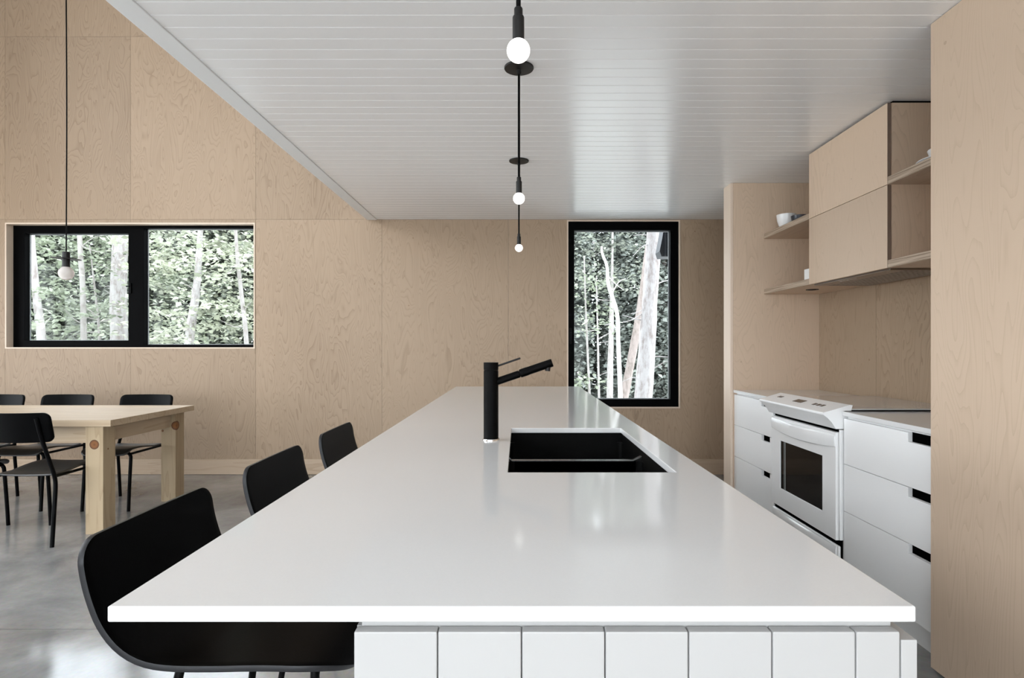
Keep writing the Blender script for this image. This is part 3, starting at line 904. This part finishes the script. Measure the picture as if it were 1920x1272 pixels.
# oven door with window and bulging full-width handle
b = BM(); plate(b, [RY0 + .016, 2.99, 3.471, RY1 - .016], [0.258, 0.370, 0.656, 0.795], lambda i, j: i == 1 and j == 1, 'X', 1.577, 1.600, 0.002)
dr = obj('oven_door', b, 'enamel', rg, 40)
b = BM(); bx(b, 1.5815, 2.985, .365, 1.5855, 3.476, .661); obj('oven_window', b, 'oven_glass', dr)
b = BM(); bx(b, 1.5800, 3.41, .372, 1.5812, 3.414, .654); bx(b, 1.5800, 3.425, .372, 1.5812, 3.428, .654); obj('window_seam', b, 'grey_bead', dr)
def bulge(z0, z1, depth, x, sag):
    """handle that bows outward in plan and whose lower edge bows down"""
    n = 22
    t = BM()
    rows = []
    y0, y1 = RY0 + .022, RY1 - .022
    for k in range(n + 1):
        f = k / n; yk = y0 + (y1 - y0) * f; a = 4 * f * (1 - f)
        o_ = depth * (0.30 + 0.70 * a); zl = z0 - sag * a
        pr = [(x, z1), (x - o_ * .55, z1 - .002), (x - o_ * .95, z1 - .012), (x - o_, (z1 + zl) / 2), (x - o_ * .85, zl + .006), (x - o_ * .5, zl), (x, zl + .004)]
        rows.append([t.verts.new((p[0], yk, p[1])) for p in pr])
    for a, c in zip(rows, rows[1:]):
        for j in range(len(a)):
            i = (j + 1) % len(a)
            t.faces.new((a[j], a[i], c[i], c[j]))
    t.faces.new(rows[0]); t.faces.new(rows[-1][::-1])
    bmesh.ops.recalc_face_normals(t, faces=t.faces)
    return t
obj('handle', bulge(0.722, 0.782, 0.024, 1.578, 0.022), 'enamel', dr, 40)
b = BM(); bx(b, 1.585, RY0 + .006, 0.06, 1.600, RY1 - .006, 0.232, .008, 3)
sd = obj('storage_drawer', b, 'enamel', rg, 40)
obj('handle', bulge(0.178, 0.228, 0.022, 1.586, 0.02), 'enamel', sd, 40)
b = BM(); bx(b, 1.65, RY0 + .02, 0.0, 1.67, RY1 - .02, 0.06); obj('foot_panel', b, 'black_gap', rg)

# wall cabinet over the range, hood, shelves
UX = 1.824
SZ1, SB1, SZ0, SB0 = 2.061, 2.0235, 1.649, 1.612      # shelf tops / undersides
wc = thing('wall_cabinet', ((UX + XR) / 2, 3.235, SB0), 'plywood wall cabinet with two stacked doors above the range', 'cabinet')
b = BM(); bx(b, UX + .022, RY0, SB0, XR - .002, RY1 + .012, H - .012); obj('carcass', b, 'cab_ply', wc)
for (za, zb) in ((SB0, SB1 - .0015), (SB1 + .0015, H - .012)):
    b = BM(); bx(b, UX, RY0, za, UX + .0185, RY1 + .012, zb, 0.0006, 1)
    obj('door', b, 'cab_ply', wc, None, True, 'ply_door_edge', lambda f: abs(f.normal.y) > 0.7)
b = BM(); bx(b, UX + .03, RY0 + .005, H - .012, XR - .002, RY1, H - .0005); obj('shadow_gap', b, 'black_gap', wc)  # black strip stands in for the shadow between cabinet top and ceiling

hd_ = thing('range_hood', (2.0, 3.225, SB0 - .012), 'dark built-in range hood with mesh filter under the wall cabinet', 'range hood')
b = BM(); plate(b, [UX + .02, UX + .10, 2.17, 2.19], [RY0 + .01, RY0 + .03, RY1 - .03, RY1 - .01], lambda i, j: i == 1 and j == 1, 'Z', SB0 - .010, SB0 - .0008, .002); obj('frame', b, 'steel', hd_, 40)
b = BM(); bx(b, UX + .10, RY0 + .03, SB0 - .003, 2.17, RY1 - .03, SB0 - .001); obj('filter_back', b, 'black_gap', hd_)
b = BM()
for k in range(20):
    yy = RY0 + .035 + k * (RY1 - RY0 - .07) / 19
    bx(b, UX + .10, yy - .006, SB0 - .008, 2.17, yy + .006, SB0 - .003)
for k in range(9):
    xx = UX + .11 + k * (2.16 - UX - .11) / 8
    bx(b, xx - .006, RY0 + .03, SB0 - .0085, xx + .006, RY1 - .03, SB0 - .0035)
obj('mesh_filter', b, 'filter_metal', hd_)['kind'] = 'stuff'
for k in range(5):
    b = BM(); bx(b, UX + .052, 3.21 + k * .035, SB0 - .0116, UX + .060, 3.222 + k * .035, SB0 - .0098); obj('button', b, 'ceramic_white', hd_)

shelf_rows = [(YF0 + .004, YF1, SB1, SZ1, 'plywood shelf beside the far partition, upper one, holding two bowls'),
              (YF0 + .004, YF1, SB0, SZ0, 'plywood shelf beside the far partition, lower one, with a recessed light beneath'),
              (YN0, RY0 - .002, SB1, SZ1, 'plywood shelf beside the tall cabinet, upper one, holding plates'),
              (YN0, RY0 - .002, SB0, SZ0, 'plywood shelf beside the tall cabinet, lower one, next to the hood')]
for (y0, y1, za, zb, lb) in shelf_rows:
    b = BM(); bx(b, UX, y0, za, XR - .002, y1, zb, 0.0006, 1)
    tag(origin_to(obj('wall_shelf', b, 'cab_ply_y', None, None, True, 'ply_edge', lambda f: f.normal.x < -0.7), ((UX + XR) / 2, (y0 + y1) / 2, za)), lb, 'shelf', 'open plywood shelves beside the wall cabinet')
dl = thing('downlight', (2.0, 3.92, SB0 - .004), 'small round recessed light under the lower far shelf', 'light')
b = BM(); lathe(b, [(.026, 0), (.040, 0), (.040, .0038), (.026, .0038), (.026, 0)], (2.0, 3.92, SB0 - .004), 28); obj('trim_ring', b, 'black_metal', dl, 40)
b = BM(); lathe(b, [(0, .002), (.0255, .002), (.0255, .0038), (0, .0038)], (2.0, 3.92, SB0 - .004), 28); obj('lens', b, 'display', dl, 40)

def bowl(name, c, r, h, mat, label):
    b = BM()
    out = [(0, 0), (r * .42, 0), (r * .46, h * .06), (r * .74, h * .28), (r * .92, h * .62), (r, h), (r * .955, h), (r * .87, h * .62), (r * .68, h * .32), (r * .3, h * .12), (0, h * .10)]
    lathe(b, out, c, 36)
    return tag(origin_to(obj(name, b, mat, None, 50), c), label, 'bowl')
bowl('ceramic_bowl', (1.925, 4.14, SZ1 + .0005), .066, .108, 'ceramic_white', 'white ceramic bowl on the upper far shelf')
bowl('ceramic_bowl', (1.945, 3.985, SZ1 + .0005), .056, .066, 'ceramic_dark', 'dark ceramic bowl beside the white bowl on the upper far shelf')
b = BM(); bx(b, 1.862, 3.635, SZ0 + .0005, 1.96, 3.755, SZ0 + .076, .004)
tag(origin_to(obj('storage_box', b, 'ceramic_white', None, 40), (1.91, 3.695, SZ0)), 'small white box on the lower far shelf against the cabinet', 'box')
for k in range(2):
    b = BM(); z = SZ1 + .0005 + k * .009
    lathe(b, [(0, 0), (.075, 0), (.10, .007), (.130, .014), (.129, .017), (.098, .010), (.074, .004), (0, .004)], (1.99, 2.66, z), 40)
    tag(origin_to(obj('dinner_plate', b, 'ceramic_white', None, 50), (1.99, 2.66, z)), ('white dinner plate lying directly on the upper near shelf', 'white dinner plate stacked on another plate under a bowl')[k], 'plate')
bowl('ceramic_bowl', (2.0, 2.655, SZ1 + .0145), .095, .062, 'ceramic_white', 'white bowl on the plates beside the tall cabinet')

# tall plywood cabinet at the right edge
tc_ = thing('tall_cabinet', (1.9, 1.6, 0), 'tall plywood cabinet side filling the right edge of the picture', 'cabinet')
b = BM(); bx(b, 1.556, 0.95, 0.012, XR - .002, 2.174, H - .002, 0.0008, 1); obj('body', b, 'cab_ply', tc_)
b = BM(); bx(b, 1.580, 0.97, 0.0, XR - .01, 2.16, 0.012); obj('plinth', b, 'black_gap', tc_)

# ------------------------------------------------------------------ pendants
def canopy_pendant(y, label, first=None):
    t = thing('pendant_light', (0, y, H), label, 'pendant lamp', 'black pendant lamps in a row over the island')
    zb = CAMZ + 0.648
    b = BM(); lathe(b, [(0, 0), (.064, 0), (.0645, -.004), (.063, -.007), (.012, -.010), (.0095, -.012), (.0095, -.030), (.0055, -.032), (0, -.032)], (0, y, H), 40); obj('canopy', b, 'black_metal', t, 40)
    b = BM(); lathe(b, [(0, H - .03), (.0052, H - .03), (.0052, zb + .088), (0, zb + .088)], (0, y, 0), 14); obj('rod', b, 'black_tube', t, 40)
    b = BM(); lathe(b, [(0, zb + .022), (.0118, zb + .022), (.0128, zb + .024), (.0128, zb + .072), (.0115, zb + .075), (.0094, zb + .075), (.0094, zb + .091), (.0085, zb + .093), (0, zb + .093)], (0, y, 0), 28); obj('socket', b, 'black_metal', t, 40)
    b = BM(); bmesh.ops.create_uvsphere(b, u_segments=32, v_segments=20, radius=.0255); bmesh.ops.translate(b, vec=(0, y, zb), verts=b.verts); obj('bulb', b, 'bulb_lit', t, 180)
    return t
p0 = canopy_pendant(1.259, 'black rod pendant with lit globe bulb, nearest over the island')
dup(p0, (0.0024, 2.512, H), 0, 'black rod pendant with lit globe bulb, middle of the row of three')
dup(p0, (0.0035, 3.767, H), 0, 'black rod pendant with lit globe bulb, farthest over the island')

PX, PY, PZ = -3.258, 4.15, CAMZ + .528
dp = thing('cord_pendant', (PX, PY, PZ), 'black cord pendant with unlit frosted bulb over the dining table', 'pendant lamp')
b = BM(); tube(b, [(PX, PY, PZ + .15), (PX + .004, PY, 3.0), (PX - .003, PY, 4.3), (PX + .002, PY, ROOF)], .0042, 8, 6); obj('cord', b, 'black_tube', dp, 60)
b = BM(); lathe(b, [(0, .048), (.022, .048), (.024, .05), (.024, .155), (.022, .158), (0, .158)], (PX, PY, PZ), 28); obj('socket', b, 'black_metal', dp, 40)
b = BM(); lathe(b, [(.0242, -.0012), (.09, -.0012), (.09, .0012), (.0242, .0012), (.0242, -.0012)], (PX, PY, PZ + .108), 40, (0.04, 0, 1)); obj('disc', b, 'black_metal', dp, 40)
b = BM(); lathe(b, [(0, -.046), (.018, -.043), (.036, -.030), (.047, -.010), (.049, .004), (.045, .022), (.034, .038), (.022, .050), (0, .052)], (PX, PY, PZ), 32); obj('bulb', b, 'bulb_unlit', dp, 180)

# ------------------------------------------------------------------ dining table
TZ = 0.745
tb = thing('dining_table', (-3.8, 4.2, 0), 'long solid pine dining table by the wide window', 'table')
TX0, TX1, TY0, TY1 = -5.0, -2.645, 3.735, 4.70
for k in range(5):
    a = TY0 + (TY1 - TY0) * k / 5; c = TY0 + (TY1 - TY0) * (k + 1) / 5
    b = BM(); bx(b, TX0, a + .0003, TZ - .042, TX1, c - .0003, TZ, .0012, 1); obj('tabletop_board', b, 'pine_x', tb)
for (x, y, m) in ((-2.7575, 3.8025, 'pine_knot_near'), (-2.7575, 4.595, 'pine_knot_far'), (-4.88, 3.8025, 'pine_z'), (-4.88, 4.595, 'pine_z')):
    b = BM(); bx(b, -.0575, -.0575, 0, .0575, .0575, TZ - .0425, .002)
    o = obj('leg', b, m, tb, None, False); o.location = (x + 3.8, y - 4.2, 0)
for y in (3.8025, 4.595):
    b = BM(); bx(b, -4.822, y - .018, TZ - .155, -2.816, y + .018, TZ - .0425, .001, 1); obj('apron', b, 'pine_x', tb)
for x in (-4.88, -2.7575):
    b = BM(); bx(b, x - .018, 3.861, TZ - .155, x + .018, 4.537, TZ - .0425, .001, 1); obj('apron', b, 'pine_y', tb)

# ------------------------------------------------------------------ chairs and stools
def rounded(u, v, W, Ln, r, p=2.0):
    """map the unit square to a rounded rectangle: half width shrinks towards both ends"""
    d = min(v, 1 - v) * Ln
    w_ = W if d >= r else W - r + math.sqrt(max(0, r * r - (r - d) ** 2))
    return (2 * u - 1) * w_
def dense(v):      # crowd samples towards both ends so that corners come out round
    return 0.5 - 0.5 * math.cos(PI * v)

def make_chair(label):
    t = thing('dining_chair', (0, 0, 0), label, 'chair', 'black dining chairs around the pine table')
    def seat(u, v):
        v = dense(v); x = rounded(u, v, .178, .43, .035)
        yy = -.185 + .43 * v
        z = .436 + .022 * math.sin(PI * min(1, max(0, (v - .25) / .75)) * .75) - (.03 * max(0, (v - .85) / .15) ** 2) - .006 * (1 - (x / .178) ** 2)
        return (x, yy, z)
    o = obj('seat', sheet(seat, 12, 24), 'black_seat', t, 60, False)
    md = o.modifiers.new('thickness', 'SOLIDIFY'); md.thickness = .010; md.offset = 0
    def back(u, v):
        v = dense(v); x = rounded(u, v, .215, .18, .035)
        zz = .645 + .18 * v
        yy = -.268 - .04 * v + .048 * (x / .215) ** 2
        return (x, yy, zz)
    o = obj('backrest', sheet(back, 20, 16), 'black_chair', t, 60, False)
    md = o.modifiers.new('thickness', 'SOLIDIFY'); md.thickness = .011; md.offset = 0
    for s in (-1, 1):
        b = BM(); tube(b, [(s * .155, -.288, .795), (s * .162, -.262, .68), (s * .176, -.215, .52), (s * .186, -.192, .43), (s * .189, -.187, .36), (s * .19, -.198, .22), (s * .19, -.215, 0)], .0118, 12, 5); obj('rear_leg', b, 'black_tube', t, 60, False)
        b = BM(); tube(b, [(s * .12, .185, .428), (s * .15, .187, .424), (s * .166, .190, .405), (s * .17, .194, .37), (s * .171, .21, .18), (s * .172, .222, 0)], .0118, 12, 5); obj('front_leg', b, 'black_tube', t, 60, False)
        b = BM(); tube(b, [(s * .182, -.188, .425), (s * .162, .187, .420)], .009, 10); obj('side_rail', b, 'black_tube', t, 60, False)
    b = BM(); tube(b, [(-.12, .185, .428), (.12, .185, .428)], .0118, 12); obj('front_rail', b, 'black_tube', t, 60, False)
    return t
c0 = make_chair('black dining chair on the near side of the pine table, its backrest wholly in view')
c0.location = (-3.03, 3.722, 0)
dup(c0, (-3.665, 3.722, 0), 0, 'black dining chair on the near side of the table, cut by the left edge')
dup(c0, (-3.065, 4.495, 0), PI, 'black dining chair on the far side of the table, rightmost under the window')
dup(c0, (-3.715, 4.495, 0), PI, 'black dining chair on the far side of the table, second from the right')
dup(c0, (-4.285, 4.495, 0), PI, 'black dining chair on the far side of the table, cut by the left edge')

def make_stool(label):
    """shell stool facing +Y; the origin lies 0.53 m from world x = 0 once turned"""
    t = thing('bar_stool', (0, 0, 0), label, 'stool', 'black shell stools along the island')
    prof = [(-.257, .873), (-.2535, .848), (-.247, .808), (-.236, .768), (-.220, .728), (-.198, .695), (-.170, .670), (-.135, .654), (-.09, .6475), (-.02, .6465), (.06, .648), (.13, .6465), (.175, .640), (.205, .627), (.222, .612)]
    P = catmull([(0, a, z) for a, z in prof], 6)
    L_ = [0]
    for a, c in zip(P, P[1:]):
        L_.append(L_[-1] + (c - a).length)
    T = L_[-1]
    def at_len(s):
        for i in range(len(L_) - 1):
            if L_[i + 1] >= s - 1e-9:
                f = (s - L_[i]) / (L_[i + 1] - L_[i])
                return P[i].lerp(P[i + 1], min(1, max(0, f)))
        return P[-1]
    def fn(u, v):
        s = dense(v) * T
        p = at_len(s)
        d = min(s, T - s); r = .045 if s < T / 2 else .115
        W = .217 - .002 * min(1, s / (T * .4))
        w_ = W if d >= r else W - r + math.sqrt(max(0, r * r - (r - d) ** 2))
        x = (2 * u - 1) * w_
        k = x / .22
        if s < T * .33:
            return (x, p.y + .004 * k * k * (1 - s / (T * .33)), p.z)
        f = min(1, (s - T * .33) / (T * .2))
        return (x, p.y, p.z - .010 * f * (1 - k * k))
    o = obj('shell', sheet(fn, 24, 60), 'black_shell', t, 60, False)
    o.data.materials.append(MATS['black_edge'])
    md = o.modifiers.new('thickness', 'SOLIDIFY'); md.thickness = .011; md.offset = 0; md.material_offset_rim = 1
    md = o.modifiers.new('rounding', 'BEVEL'); md.width = .002; md.segments = 2; md.limit_method = 'ANGLE'; md.angle_limit = 1.0
    for sx in (-1, 1):
        for (ya, yb2) in ((-.095, -.20), (.15, .205)):
            b = BM(); tube(b, [(sx * .150, ya * .8, .630), (sx * .165, ya, .622), (sx * .175, ya + (yb2 - ya) * .08, .585), (sx * .20, ya + (yb2 - ya) * .55, .26), (sx * .215, yb2, 0.0)], .0085, 12, 5); obj('leg', b, 'black_tube', t, 60, False)
        b = BM(); tube(b, [(sx * .150, -.09, .630), (sx * .150, .15, .630)], .0065, 10); obj('seat_rail', b, 'black_tube', t, 60, False)
    for yy in (-.03, .06):
        b = BM(); tube(b, [(-.150, yy, .629), (.150, yy, .629)], .006, 10); obj('cross_rail', b, 'black_tube', t, 60, False)
    b = BM(); tube(b, [(-.199, .182, .28), (.199, .182, .28)], .0075, 10); obj('footrest', b, 'black_tube', t, 60, False)
    return t
s0_ = make_stool('black shell bar stool nearest the camera, tucked under the worktop corner')
s0_.location = (-.530, 1.240, 0); s0_.rotation_euler = (0, 0, -PI / 2)
dup(s0_, (-.530, 1.853, 0), -PI / 2, 'black shell bar stool in the middle of the row of three')
dup(s0_, (-.530, 2.478, 0), -PI / 2, 'black shell bar stool farthest from the camera, smallest of the three')
